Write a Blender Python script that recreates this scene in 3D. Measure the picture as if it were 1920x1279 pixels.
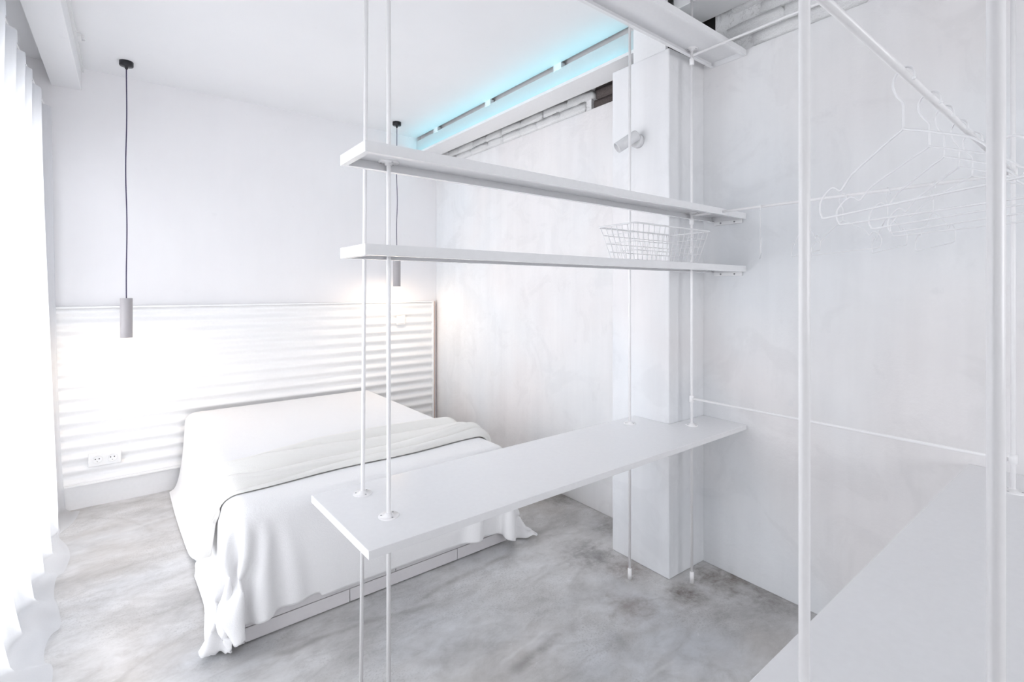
import bpy, bmesh, math, random
import numpy as np
from mathutils import Vector, Matrix

# ------------------------------------------------------------------ camera, world, light, exposure
sc = bpy.context.scene
for o in list(bpy.data.objects):
    bpy.data.objects.remove(o, do_unlink=True)
COL = sc.collection
FPX, EYE, HOR = 923.7, 1.4, 543.0            # focal length and horizon row in the 1920 x 1279 frame
YAW = math.atan(720.0 / FPX)
cam_d = bpy.data.cameras.new('camera')
cam = bpy.data.objects.new('camera', cam_d)
COL.objects.link(cam)
cam.location = (0, 0, EYE)
cam.rotation_euler = (math.pi / 2, 0, -YAW)
cam_d.sensor_width = 36.0
cam_d.sensor_fit = 'HORIZONTAL'
cam_d.lens = 36.0 * FPX / 1920.0
cam_d.shift_y = -(639.5 - HOR) / 1920.0
cam_d.clip_start = 0.02
sc.camera = cam

SKY_STRENGTH = 9.5
world = bpy.data.worlds.new('overcast_sky')
sc.world = world
world.use_nodes = True
wn = world.node_tree.nodes
wn['Background'].inputs['Color'].default_value = (0.985, 0.960, 1.0, 1)
wn['Background'].inputs['Strength'].default_value = SKY_STRENGTH

def portal(name, loc, sy, sz, rot=(0, -math.pi / 2, 0)):
    d = bpy.data.lights.new(name, 'AREA')
    d.shape = 'RECTANGLE'
    d.size, d.size_y = sz, sy
    d.cycles.is_portal = True
    o = bpy.data.objects.new(name, d)
    COL.objects.link(o)
    o.location = loc
    o.rotation_euler = rot                      # -Z of the light looks into the room
    return o
WALL_L, WALL_R, WALL_B, WALL_F, CEIL = -0.62, 2.34, 4.19, -3.2, 2.82
W1 = (1.0, 3.95, 0.04, 2.34)                    # window behind the curtain: y0, y1, z0, z1
W_FILL = (-0.3, 1.9, 0.75, 2.45)                    # window added for fill light, unseen in the end wall behind the camera: x0, x1, z0, z1
portal('window_daylight', (WALL_L - 0.16, (W1[0] + W1[1]) / 2, (W1[2] + W1[3]) / 2), W1[1] - W1[0], W1[3] - W1[2])
portal('window_daylight', ((W_FILL[0] + W_FILL[1]) / 2, WALL_F - 0.16, (W_FILL[2] + W_FILL[3]) / 2), W_FILL[3] - W_FILL[2], W_FILL[1] - W_FILL[0], (math.pi / 2, 0, 0))  # portal for the added fill window

sc.view_settings.view_transform = 'Standard'
sc.view_settings.look = 'None'
sc.view_settings.gamma = 1.0
sc.view_settings.use_curve_mapping = False
sc.view_settings.exposure = -0.10
sc.cycles.max_bounces = 9
sc.cycles.diffuse_bounces = 6
sc.cycles.transmission_bounces = 4
sc.cycles.transparent_max_bounces = 8
sc.cycles.adaptive_threshold = 0.03
sc.cycles.caustics_reflective = False
sc.cycles.caustics_refractive = False

rnd = random.Random(7)

# ------------------------------------------------------------------ materials
def new_mat(name):
    m = bpy.data.materials.new(name)
    m.use_nodes = True
    nt = m.node_tree
    return m, nt, nt.nodes['Principled BSDF']

def N(nt, typ, **kw):
    n = nt.nodes.new(typ)
    for k, v in kw.items():
        setattr(n, k, v)
    return n

def noise(nt, vec, scale, detail=4, rough=0.55, dist=0.0):
    n = N(nt, 'ShaderNodeTexNoise')
    n.inputs['Scale'].default_value = scale
    n.inputs['Detail'].default_value = detail
    n.inputs['Roughness'].default_value = rough
    n.inputs['Distortion'].default_value = dist
    nt.links.new(vec, n.inputs['Vector'])
    return n.outputs['Fac']

def mapping(nt, scale=(1, 1, 1), loc=(0, 0, 0), rot=(0, 0, 0)):
    tc = N(nt, 'ShaderNodeTexCoord')
    mp = N(nt, 'ShaderNodeMapping')
    mp.inputs['Scale'].default_value = scale
    mp.inputs['Location'].default_value = loc
    mp.inputs['Rotation'].default_value = rot
    nt.links.new(tc.outputs['Object'], mp.inputs['Vector'])
    return mp.outputs['Vector']

def ramp(nt, fac, stops):
    r = N(nt, 'ShaderNodeValToRGB')
    el = r.color_ramp.elements
    while len(el) < len(stops):
        el.new(0.5)
    for e, (p, c) in zip(el, stops):
        e.position = p
        e.color = (*c, 1) if len(c) == 3 else c
    nt.links.new(fac, r.inputs['Fac'])
    return r.outputs['Color']

def mix(nt, a, b, fac, mode='MIX'):
    m = N(nt, 'ShaderNodeMix', data_type='RGBA', blend_type=mode)
    for s, v in ((6, a), (7, b)):
        if isinstance(v, tuple):
            m.inputs[s].default_value = (*v, 1)
        else:
            nt.links.new(v, m.inputs[s])
    if isinstance(fac, float):
        m.inputs[0].default_value = fac
    else:
        nt.links.new(fac, m.inputs[0])
    return m.outputs[2]

def bump(nt, bsdf, height, strength, dist=0.01):
    b = N(nt, 'ShaderNodeBump')
    b.inputs['Strength'].default_value = strength
    b.inputs['Distance'].default_value = dist
    nt.links.new(height, b.inputs['Height'])
    nt.links.new(b.outputs['Normal'], bsdf.inputs['Normal'])

def simple(name, col, rough=0.5, spec=0.5, metal=0.0, grain=0.0, grain_scale=60):
    m, nt, b = new_mat(name)
    b.inputs['Roughness'].default_value = rough
    b.inputs['Specular IOR Level'].default_value = spec
    b.inputs['Metallic'].default_value = metal
    v = mapping(nt)
    f = noise(nt, v, grain_scale, 3)
    c2 = tuple(max(0, x * (1 - 0.06)) for x in col)
    nt.links.new(mix(nt, col, c2, f), b.inputs['Base Color'])
    if grain:
        bump(nt, b, f, grain, 0.002)
    return m

def plaster(name, tint_a, tint_b, streak=0.35, bumpk=0.25):
    """Limewashed plaster: cloudy patches, vertical brush streaks, small chips."""
    m, nt, b = new_mat(name)
    v = mapping(nt)
    vs = mapping(nt, (5.0, 5.0, 0.55))
    cloud = noise(nt, v, 1.7, 4, 0.62, 0.4)
    st = noise(nt, vs, 2.2, 3, 0.6)
    base = ramp(nt, cloud, [(0.32, tint_b), (0.62, tint_a)])
    base = mix(nt, base, ramp(nt, st, [(0.3, tuple(x * 0.90 for x in tint_a)), (0.65, tint_a)]), streak)
    light_hue = noise(nt, mapping(nt, (1, 1, 0.7), loc=(5.3, 2.1, 0.4)), 1.1, 2, 0.55, 0.3)
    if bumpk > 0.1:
        tint = ramp(nt, light_hue, [(0.38, (1.0, 0.975, 0.965)), (0.5, (1, 1, 1)), (0.62, (0.965, 0.985, 1.0))])  # pinkish and bluish cast of mixed light, painted into the colour
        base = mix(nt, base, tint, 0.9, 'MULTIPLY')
        patch = noise(nt, v, 3.6, 5, 0.6, 0.8)
        base = mix(nt, base, ramp(nt, patch, [(0.40, (0.955, 0.955, 0.955)), (0.47, (1, 1, 1))]), 0.8, 'MULTIPLY')
    chips = noise(nt, v, 14, 3, 0.5)
    cm = ramp(nt, chips, [(0.70, (0, 0, 0)), (0.76, (1, 1, 1))])
    base = mix(nt, base, tuple(x * 0.95 for x in tint_b), mix(nt, (0, 0, 0), cm, 0.4))
    nt.links.new(base, b.inputs['Base Color'])
    b.inputs['Roughness'].default_value = 0.75
    b.inputs['Specular IOR Level'].default_value = 0.25
    if bumpk > 0.1:
        bump(nt, b, noise(nt, v, 12, 4, 0.65), bumpk, 0.012)
    return m

M = {}
M['wall_back'] = plaster('white_plaster_smooth', (0.86, 0.85, 0.86), (0.84, 0.83, 0.84), 0.1, 0.05)
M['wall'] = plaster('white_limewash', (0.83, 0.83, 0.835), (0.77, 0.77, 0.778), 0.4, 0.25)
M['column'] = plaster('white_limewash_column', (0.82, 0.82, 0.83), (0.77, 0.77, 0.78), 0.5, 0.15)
M['ceiling'] = plaster('white_ceiling_paint', (0.84, 0.843, 0.852), (0.825, 0.828, 0.838), 0.0, 0.02)
M['paint'] = simple('white_satin_paint', (0.86, 0.86, 0.865), 0.35, 0.4)
M['steel'] = simple('white_powder_coated_steel', (0.90, 0.89, 0.895), 0.28, 0.5)
M['shelf'] = simple('white_lacquered_board', (0.86, 0.86, 0.87), 0.16, 0.5)
M['corrugated'] = simple('white_gloss_corrugated_sheet', (0.90, 0.90, 0.90), 0.30, 0.5)
M['wire'] = simple('white_coated_wire', (0.88, 0.88, 0.89), 0.3, 0.5)
M['black'] = simple('black_plastic', (0.012, 0.012, 0.016), 0.35, 0.5)
M['cord'] = simple('dark_violet_textile_cord', (0.045, 0.035, 0.09), 0.8, 0.2, 0, 0.4, 900)
M['lampgrey'] = simple('pale_grey_lamp_enamel', (0.42, 0.40, 0.41), 0.45, 0.4)
M['plug'] = simple('white_socket_plastic', (0.88, 0.88, 0.88), 0.25, 0.5)
M['hole'] = simple('dark_socket_hole', (0.03, 0.03, 0.03), 0.6, 0.3)
M['screw'] = simple('grey_screw_metal', (0.35, 0.35, 0.36), 0.35, 0.5, 0.8)
M['bedbase'] = simple('light_grey_bed_laminate', (0.74, 0.72, 0.73), 0.4, 0.4)
M['fascia'] = simple('pale_grey_cove_paint', (0.62, 0.65, 0.66), 0.5, 0.3)
M['spot'] = simple('light_grey_spotlight_enamel', (0.70, 0.70, 0.71), 0.4, 0.4)
M['wood'] = simple('bare_pinkish_wood', (0.66, 0.50, 0.43), 0.6, 0.3, 0, 0.2, 40)
M['dark'] = simple('painted_void_shade', (0.05, 0.048, 0.047), 0.9, 0.1)  # near-black colour paints in the shade of ceiling void and brick hole

def fabric(name, col, scale, bumpk, fold=0.0, sheen=0.2):
    m, nt, b = new_mat(name)
    v = mapping(nt)
    w1 = noise(nt, v, scale, 2)
    big = noise(nt, v, 6, 5, 0.6, 0.6)
    c2 = tuple(x * 0.94 for x in col)
    nt.links.new(mix(nt, col, c2, w1), b.inputs['Base Color'])
    b.inputs['Roughness'].default_value = 0.9
    b.inputs['Specular IOR Level'].default_value = 0.1
    b.inputs['Sheen Weight'].default_value = sheen
    mm = N(nt, 'ShaderNodeMath', operation='MULTIPLY_ADD')
    nt.links.new(big, mm.inputs[0])
    mm.inputs[1].default_value = fold
    nt.links.new(w1, mm.inputs[2])
    bump(nt, b, mm.outputs[0], bumpk, 0.004)
    return m
M['sheet'] = fabric('white_cotton_bedspread', (0.89, 0.885, 0.89), 260, 0.25, 6.0)
M['throw'] = fabric('cream_knit_throw', (0.89, 0.878, 0.845), 420, 0.5, 3.0)

def curtain_mat():
    m = bpy.data.materials.new('sheer_white_curtain_cloth')
    m.use_nodes = True
    nt = m.node_tree
    nt.nodes.clear()
    out = N(nt, 'ShaderNodeOutputMaterial')
    v = mapping(nt, (1, 1, 0.05))
    f = noise(nt, v, 180, 2)
    col = mix(nt, (0.93, 0.94, 0.96), (0.88, 0.89, 0.91), f)
    d = N(nt, 'ShaderNodeBsdfDiffuse')
    t = N(nt, 'ShaderNodeBsdfTranslucent')
    tr = N(nt, 'ShaderNodeBsdfTransparent')
    for n in (d, t):
        nt.links.new(col, n.inputs['Color'])
    a = N(nt, 'ShaderNodeMixShader')
    a.inputs[0].default_value = 0.64
    nt.links.new(d.outputs[0], a.inputs[1])
    nt.links.new(t.outputs[0], a.inputs[2])
    b = N(nt, 'ShaderNodeMixShader')
    b.inputs[0].default_value = 0.26
    nt.links.new(a.outputs[0], b.inputs[1])
    nt.links.new(tr.outputs[0], b.inputs[2])
    nt.links.new(b.outputs[0], out.inputs['Surface'])
    return m
M['curtain'] = curtain_mat()

def glass_mat():
    m = bpy.data.materials.new('clear_window_glass')
    m.use_nodes = True
    nt = m.node_tree
    nt.nodes.clear()
    out = N(nt, 'ShaderNodeOutputMaterial')
    g = N(nt, 'ShaderNodeBsdfGlossy')
    g.inputs['Roughness'].default_value = 0.02
    tr = N(nt, 'ShaderNodeBsdfTransparent')
    tr.inputs['Color'].default_value = (0.96, 0.98, 0.98, 1)
    fr = N(nt, 'ShaderNodeFresnel')
    fr.inputs['IOR'].default_value = 1.45
    mx = N(nt, 'ShaderNodeMixShader')
    nt.links.new(fr.outputs[0], mx.inputs[0])
    nt.links.new(tr.outputs[0], mx.inputs[1])
    nt.links.new(g.outputs[0], mx.inputs[2])
    nt.links.new(mx.outputs[0], out.inputs['Surface'])
    return m
M['glass'] = glass_mat()

def emission(name, col, strength):
    m, nt, b = new_mat(name)
    b.inputs['Base Color'].default_value = (*col, 1)
    b.inputs['Emission Color'].default_value = (*col, 1)
    b.inputs['Emission Strength'].default_value = strength
    return m
M['bulb'] = emission('warm_lit_bulb', (1.0, 0.84, 0.66), 40.0)
M['led'] = emission('cyan_led_strip', (0.15, 0.85, 1.0), 2.0)

def brick_mat():
    m, nt, b = new_mat('flaking_white_brick')
    v = mapping(nt)
    f = noise(nt, v, 38, 6, 0.7, 0.8)
    g = noise(nt, v, 11, 4, 0.6)
    c = ramp(nt, f, [(0.27, (0.28, 0.27, 0.26)), (0.34, (0.74, 0.735, 0.73)), (0.5, (0.87, 0.87, 0.87))])
    c = mix(nt, c, (0.76, 0.75, 0.745), ramp(nt, g, [(0.55, (0, 0, 0)), (0.75, (0.6, 0.6, 0.6))]))
    cr_ = noise(nt, v, 9, 9, 0.72, 1.5)
    c = mix(nt, c, (0.16, 0.15, 0.15), ramp(nt, cr_, [(0.488, (0, 0, 0)), (0.5, (0.5, 0.5, 0.5)), (0.512, (0, 0, 0))]))
    pit = noise(nt, v, 55, 3, 0.6)
    c = mix(nt, c, (0.10, 0.095, 0.09), ramp(nt, pit, [(0.26, (1, 1, 1)), (0.31, (0, 0, 0))]))
    nt.links.new(c, b.inputs['Base Color'])
    b.inputs['Roughness'].default_value = 0.9
    bump(nt, b, cr_, 0.35, 0.012)
    return m
M['brick'] = brick_mat()

def bare_brick_mat():
    m, nt, b = new_mat('bare_brown_mortar')
    v = mapping(nt)
    f = noise(nt, v, 30, 6, 0.7, 0.6)
    nt.links.new(ramp(nt, f, [(0.3, (0.09, 0.07, 0.065)), (0.6, (0.30, 0.25, 0.24))]), b.inputs['Base Color'])
    b.inputs['Roughness'].default_value = 0.95
    bump(nt, b, f, 0.8, 0.02)
    return m
M['bare'] = bare_brick_mat()

DK, LT = (0.24, 0.225, 0.215), (0.74, 0.74, 0.73)
MARKS = [((1.11, 1.42), (1.50, 1.47), 0.035, DK, 0.75), ((0.40, 2.06), (1.10, 1.95), 0.030, DK, 0.55),
         ((0.98, 2.02), (1.62, 2.06), 0.028, DK, 0.55), ((1.10, 1.47), (1.36, 1.51), 0.014, LT, 0.4),
         ((1.49, 1.10), (1.62, 1.08), 0.014, LT, 0.4), ((-0.20, 3.60), (0.30, 3.70), 0.035, LT, 0.35),
         ((-0.15, 3.15), (0.28, 3.18), 0.030, DK, 0.25), ((0.72, 1.66), (1.10, 1.60), 0.05, DK, 0.35),
         ((1.60, 2.05), (2.2, 2.25), 0.05, DK, 0.45), ((1.5, 1.30), (1.9, 1.22), 0.05, DK, 0.4)]
def floor_mat():
    """Polished grey concrete: clouds, long trowel streaks, pale veins, grit, and dirt patches at the pillar's foot."""
    m, nt, b = new_mat('polished_concrete')
    v = mapping(nt)
    vr = mapping(nt, (0.6, 1.15, 1.0), rot=(0, 0, math.radians(14)))
    vv = mapping(nt, (0.5, 1.3, 1.0), loc=(3.1, 1.7, 0), rot=(0, 0, math.radians(20)))
    cloud = noise(nt, vr, 2.4, 9, 0.68, 0.35)
    c = ramp(nt, cloud, [(0.30, (0.40, 0.392, 0.385)), (0.50, (0.57, 0.563, 0.557)), (0.70, (0.70, 0.702, 0.708))])
    bl = noise(nt, v, 1.3, 3, 0.5)
    c = mix(nt, c, (0.52, 0.545, 0.58), ramp(nt, bl, [(0.48, (0, 0, 0)), (0.68, (0.6, 0.6, 0.6))]))
    # long dark streaks
    s = noise(nt, vr, 1.6, 5, 0.5, 0.6)
    sm = ramp(nt, s, [(0.475, (0, 0, 0)), (0.50, (0.28, 0.28, 0.28)), (0.525, (0, 0, 0))])
    c = mix(nt, c, (0.33, 0.32, 0.315), sm)
    # pale veins
    pv = noise(nt, vv, 1.7, 5, 0.55, 0.8)
    pm = ramp(nt, pv, [(0.492, (0, 0, 0)), (0.502, (0.16, 0.16, 0.16)), (0.515, (0, 0, 0))])
    c = mix(nt, c, (0.66, 0.66, 0.66), pm)
    # middle-sized mottling, brown tint and pale scuffs
    md = noise(nt, mapping(nt, (0.8, 1.1, 1.0), rot=(0, 0, 0.25)), 10, 8, 0.74, 0.4)
    c = mix(nt, c, ramp(nt, md, [(0.34, (0.70, 0.69, 0.68)), (0.5, (0.97, 0.97, 0.97)), (0.68, (1.15, 1.15, 1.16))]), 0.6, 'MULTIPLY')
    bt = noise(nt, mapping(nt, (0.7, 1, 1), loc=(1.3, 4.2, 0)), 1.9, 5, 0.6)
    c = mix(nt, c, (0.44, 0.41, 0.38), ramp(nt, bt, [(0.52, (0, 0, 0)), (0.70, (0.55, 0.55, 0.55))]))
    sf = noise(nt, mapping(nt, (1.0, 2.2, 1), rot=(0, 0, 0.5)), 16, 8, 0.75, 1.0)
    c = mix(nt, c, (0.76, 0.76, 0.77), ramp(nt, sf, [(0.63, (0, 0, 0)), (0.70, (0.5, 0.5, 0.5))]))
    # grit
    g = noise(nt, v, 120, 3, 0.7)
    gm = ramp(nt, g, [(0.52, (0, 0, 0)), (0.68, (0.55, 0.55, 0.55))])
    gz = ramp(nt, noise(nt, v, 2.4, 4, 0.6), [(0.45, (0, 0, 0)), (0.6, (1, 1, 1))])
    c = mix(nt, c, (0.27, 0.265, 0.265), mix(nt, (0, 0, 0), gm, gz))
    # dirt patches with a shape of their own
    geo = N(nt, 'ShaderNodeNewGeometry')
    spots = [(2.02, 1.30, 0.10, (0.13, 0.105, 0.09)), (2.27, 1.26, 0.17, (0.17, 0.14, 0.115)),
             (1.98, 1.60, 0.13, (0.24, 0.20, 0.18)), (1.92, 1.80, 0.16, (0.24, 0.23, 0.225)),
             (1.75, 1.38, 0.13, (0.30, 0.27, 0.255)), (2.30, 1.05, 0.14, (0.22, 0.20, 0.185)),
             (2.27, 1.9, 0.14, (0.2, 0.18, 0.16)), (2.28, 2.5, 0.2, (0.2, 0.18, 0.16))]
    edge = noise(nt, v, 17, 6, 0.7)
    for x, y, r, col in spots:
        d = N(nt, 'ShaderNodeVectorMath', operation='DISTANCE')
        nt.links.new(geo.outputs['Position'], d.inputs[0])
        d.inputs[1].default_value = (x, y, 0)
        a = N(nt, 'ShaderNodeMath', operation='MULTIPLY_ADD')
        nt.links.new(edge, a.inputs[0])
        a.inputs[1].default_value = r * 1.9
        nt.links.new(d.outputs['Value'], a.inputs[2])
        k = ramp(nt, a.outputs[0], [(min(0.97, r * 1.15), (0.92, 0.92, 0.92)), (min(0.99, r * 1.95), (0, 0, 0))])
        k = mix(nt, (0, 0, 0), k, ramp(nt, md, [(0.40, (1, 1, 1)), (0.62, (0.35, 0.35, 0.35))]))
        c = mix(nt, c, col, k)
    # single cracks and trowel marks
    warp = N(nt, 'ShaderNodeTexNoise')
    warp.inputs['Scale'].default_value = 4.0
    warp.inputs['Detail'].default_value = 6
    nt.links.new(geo.outputs['Position'], warp.inputs['Vector'])
    wv = N(nt, 'ShaderNodeVectorMath', operation='MULTIPLY_ADD')
    nt.links.new(warp.outputs['Color'], wv.inputs[0])
    wv.inputs[1].default_value = (0.10, 0.10, 0)
    nt.links.new(geo.outputs['Position'], wv.inputs[2])
    br = noise(nt, v, 5, 5, 0.65)
    def mark(c, p, q, width, col, k):
        ax, ay = p[0] + 0.05, p[1] + 0.05
        dx_, dy_ = q[0] - p[0], q[1] - p[1]
        L_ = math.hypot(dx_, dy_)
        mp = N(nt, 'ShaderNodeMapping', vector_type='TEXTURE')
        mp.inputs['Location'].default_value = (ax, ay, 0)
        mp.inputs['Rotation'].default_value = (0, 0, math.atan2(dy_, dx_))
        nt.links.new(wv.outputs[0], mp.inputs['Vector'])
        sp_ = N(nt, 'ShaderNodeSeparateXYZ')
        nt.links.new(mp.outputs[0], sp_.inputs[0])
        ab = N(nt, 'ShaderNodeMath', operation='ABSOLUTE')
        nt.links.new(sp_.outputs['Y'], ab.inputs[0])
        m1 = N(nt, 'ShaderNodeMapRange'); m1.interpolation_type = 'SMOOTHSTEP'
        nt.links.new(ab.outputs[0], m1.inputs[0])
        m1.inputs[1].default_value, m1.inputs[2].default_value = 0, width
        m1.inputs[3].default_value, m1.inputs[4].default_value = k, 0
        m2 = N(nt, 'ShaderNodeMapRange'); m2.interpolation_type = 'SMOOTHSTEP'
        cen = N(nt, 'ShaderNodeMath', operation='SUBTRACT')
        nt.links.new(sp_.outputs['X'], cen.inputs[0]); cen.inputs[1].default_value = L_ / 2
        ab2 = N(nt, 'ShaderNodeMath', operation='ABSOLUTE'); nt.links.new(cen.outputs[0], ab2.inputs[0])
        nt.links.new(ab2.outputs[0], m2.inputs[0])
        m2.inputs[1].default_value, m2.inputs[2].default_value = L_ * 0.35, L_ * 0.55
        m2.inputs[3].default_value, m2.inputs[4].default_value = 1, 0
        m3 = N(nt, 'ShaderNodeMath', operation='MULTIPLY')
        nt.links.new(m1.outputs[0], m3.inputs[0]); nt.links.new(m2.outputs[0], m3.inputs[1])
        m4 = N(nt, 'ShaderNodeMapRange')
        nt.links.new(br, m4.inputs[0])
        m4.inputs[1].default_value, m4.inputs[2].default_value = 0.35, 0.55
        m5 = N(nt, 'ShaderNodeMath', operation='MULTIPLY')
        nt.links.new(m3.outputs[0], m5.inputs[0]); nt.links.new(m4.outputs[0], m5.inputs[1])
        return mix(nt, c, col, m5.outputs[0])
    for p, q, wd, col, k in MARKS:
        c = mark(c, p, q, wd, col, k)
    nt.links.new(c, b.inputs['Base Color'])
    rr = ramp(nt, cloud, [(0.3, (0.40, 0.40, 0.40)), (0.7, (0.26, 0.26, 0.26))])
    nt.links.new(rr, b.inputs['Roughness'])
    b.inputs['Specular IOR Level'].default_value = 0.45
    bump(nt, b, noise(nt, v, 40, 3, 0.65), 0.08, 0.004)
    return m
M['floor'] = floor_mat()

# ------------------------------------------------------------------ mesh helpers
def link(name, me, mat, parent=None, loc=None):
    o = bpy.data.objects.new(name, me)
    COL.objects.link(o)
    if mat is not None:
        me.materials.clear()
        me.materials.append(mat)
    if parent is not None:
        o.parent = parent
    if loc is not None:
        o.location = loc
    return o

def mesh(name, verts, faces, smooth=False):
    me = bpy.data.meshes.new(name)
    me.from_pydata([tuple(v) for v in verts], [], faces)
    me.update()
    if smooth:
        me.polygons.foreach_set('use_smooth', [True] * len(me.polygons))
    return me

class MB:
    """Collects boxes, prisms and swept tubes into one mesh."""
    def __init__(s):
        s.v, s.f, s.sm = [], [], []
    def add(s, vs, fs, smooth=False):
        n = len(s.v)
        s.v += [tuple(p) for p in vs]
        s.f += [tuple(i + n for i in q) for q in fs]
        s.sm += [smooth] * len(fs)
        return s
    def box(s, x0, x1, y0, y1, z0, z1):
        vs = [(x, y, z) for z in (z0, z1) for y in (y0, y1) for x in (x0, x1)]
        return s.add(vs, [(0, 2, 3, 1), (4, 5, 7, 6), (0, 1, 5, 4), (2, 6, 7, 3), (0, 4, 6, 2), (1, 3, 7, 5)])
    def prism(s, poly, z0, z1):
        n = len(poly)
        vs = [(x, y, z0) for x, y in poly] + [(x, y, z1) for x, y in poly]
        fs = [tuple(range(n - 1, -1, -1)), tuple(range(n, 2 * n))]
        fs += [(i, (i + 1) % n, n + (i + 1) % n, n + i) for i in range(n)]
        return s.add(vs, fs)
    def tube(s, pts, r, n=8, closed=False, caps=True):
        P = [Vector(p) for p in pts]
        m = len(P)
        rs = r if isinstance(r, (list, tuple)) else [r] * m
        T = []
        for i in range(m):
            a = P[(i - 1) % m] if closed or i > 0 else P[i]
            b = P[(i + 1) % m] if closed or i < m - 1 else P[i]
            T.append((b - a).normalized())
        up = Vector((0, 0, 1)) if abs(T[0].z) < 0.9 else Vector((1, 0, 0))
        u = (up - T[0] * up.dot(T[0])).normalized()
        vs, fs = [], []
        for i in range(m):
            u = (u - T[i] * u.dot(T[i])).normalized()
            w = T[i].cross(u)
            for k in range(n):
                a = 2 * math.pi * k / n
                vs.append(P[i] + (u * math.cos(a) + w * math.sin(a)) * rs[i])
        lim = m if closed else m - 1
        for i in range(lim):
            j = (i + 1) % m
            for k in range(n):
                l = (k + 1) % n
                fs.append((i * n + k, i * n + l, j * n + l, j * n + k))
        s.add(vs, fs, True)
        if caps and not closed:
            s.f.append(tuple(len(s.v) - len(vs) + k for k in range(n - 1, -1, -1))); s.sm.append(False)
            s.f.append(tuple(len(s.v) - n + k for k in range(n))); s.sm.append(False)
        return s
    def lathe(s, prof, n=32, c=(0, 0, 0)):
        vs = [(c[0] + r * math.cos(2 * math.pi * k / n), c[1] + r * math.sin(2 * math.pi * k / n), c[2] + z)
              for r, z in prof for k in range(n)]
        fs = [(i * n + k, i * n + (k + 1) % n, (i + 1) * n + (k + 1) % n, (i + 1) * n + k)
              for i in range(len(prof) - 1) for k in range(n)]
        return s.add(vs, fs, True)
    def mesh(s, name):
        me = mesh(name, s.v, s.f)
        me.polygons.foreach_set('use_smooth', s.sm)
        return me
    def build(s, name, mat, parent=None, bevel=0.0, seg=2):
        o = link(name, s.mesh(name), mat, parent)
        if bevel:
            b = o.modifiers.new('bevel', 'BEVEL')
            b.width, b.segments, b.limit_method = bevel, seg, 'ANGLE'
            b.angle_limit = math.radians(50)
        return o

def thing(name, label, cat, loc=(0, 0, 0), group=None, rz=0.0):
    o = bpy.data.objects.new(name, None)
    COL.objects.link(o)
    o.empty_display_size = 0.1
    o.location = loc
    o.rotation_euler = (0, 0, rz)
    return tag(o, label, cat, group)

def tag(o, label, cat, group=None):
    o['label'] = label
    o['category'] = cat
    if group:
        o['group'] = group
    return o

def struct(o, label=None):
    o['kind'] = 'structure'
    if label:
        o['label'] = label
    return o

def catmull(pts, k=6, closed=False):
    P = [np.array(p, float) for p in pts]
    out = []
    m = len(P)
    for i in range(m if closed else m - 1):
        p1, p2 = P[i], P[(i + 1) % m]
        p0 = P[i - 1] if (closed or i > 0) else 2 * p1 - p2
        p3 = P[(i + 2) % m] if (closed or i < m - 2) else 2 * p2 - p1
        for j in range(k):
            t = j / k
            out.append(0.5 * (2 * p1 + (p2 - p0) * t + (2 * p0 - 5 * p1 + 4 * p2 - p3) * t * t + (3 * p1 - p0 - 3 * p2 + p3) * t ** 3))
    if not closed:
        out.append(P[-1])
    return [tuple(p) for p in out]

# ------------------------------------------------------------------ the room
PLASTER_TOP = 2.556
struct(MB().box(WALL_L - 0.25, WALL_R + 0.3, WALL_F - 0.2, WALL_B + 0.25, -0.15, 0).build('floor', M['floor']),
       'polished grey concrete floor with dark stains at the pillar')
struct(MB().box(WALL_L - 0.25, WALL_R + 0.3, WALL_B, WALL_B + 0.22, 0, 3.1).build('wall_back', M['wall_back']),
       'smooth white plastered wall behind the bed')
struct(MB().box(WALL_L - 0.25, W_FILL[0], WALL_F - 0.2, WALL_F, 0, 3.1).box(W_FILL[1], WALL_R + 0.3, WALL_F - 0.2, WALL_F, 0, 3.1)
       .box(W_FILL[0], W_FILL[1], WALL_F - 0.2, WALL_F, 0, W_FILL[2]).box(W_FILL[0], W_FILL[1], WALL_F - 0.2, WALL_F, W_FILL[3], 3.1).build('wall_front', M['wall']),
       'white wall at the near end of the room')
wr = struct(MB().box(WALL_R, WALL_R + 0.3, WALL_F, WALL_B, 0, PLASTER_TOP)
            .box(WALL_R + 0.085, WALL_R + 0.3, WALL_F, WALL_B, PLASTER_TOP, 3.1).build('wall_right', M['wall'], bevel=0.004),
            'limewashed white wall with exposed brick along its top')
# left wall with two window openings
lw = MB()
x0, x1 = WALL_L - 0.22, WALL_L
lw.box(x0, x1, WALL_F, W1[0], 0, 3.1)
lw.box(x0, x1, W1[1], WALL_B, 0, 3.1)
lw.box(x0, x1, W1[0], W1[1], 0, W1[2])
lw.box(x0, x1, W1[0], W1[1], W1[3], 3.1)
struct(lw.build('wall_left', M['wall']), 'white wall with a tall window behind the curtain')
for k, w in enumerate((W1, W_FILL)):
    o = bpy.data.objects.new('window_%d' % (k + 1), None)
    COL.objects.link(o)
    struct(o, 'tall white framed window behind the sheer curtain' if k == 0 else 'white framed window added for fill light, unseen in the near end wall')
    n = 3
    step = (w[1] - w[0]) / n
    for i in range(n):
        a, b = w[0] + i * step, w[0] + (i + 1) * step
        t = 0.05
        def bar(m, d0, d1, u0, u1, z0, z1):
            return m.box(WALL_L - d1, WALL_L - d0, u0, u1, z0, z1) if k == 0 else m.box(u0, u1, WALL_F - d1, WALL_F - d0, z0, z1)
        fr = MB()
        bar(fr, .08, .14, a, a + t, w[2], w[3]); bar(fr, .08, .14, b - t, b, w[2], w[3])
        bar(fr, .08, .14, a + t, b - t, w[2], w[2] + t); bar(fr, .08, .14, a + t, b - t, w[3] - t, w[3])
        f = fr.build('window_frame', M['paint'], o)
        bar(MB(), .105, .115, a + t, b - t, w[2] + t, w[3] - t).build('pane', M['glass'], f)

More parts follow.
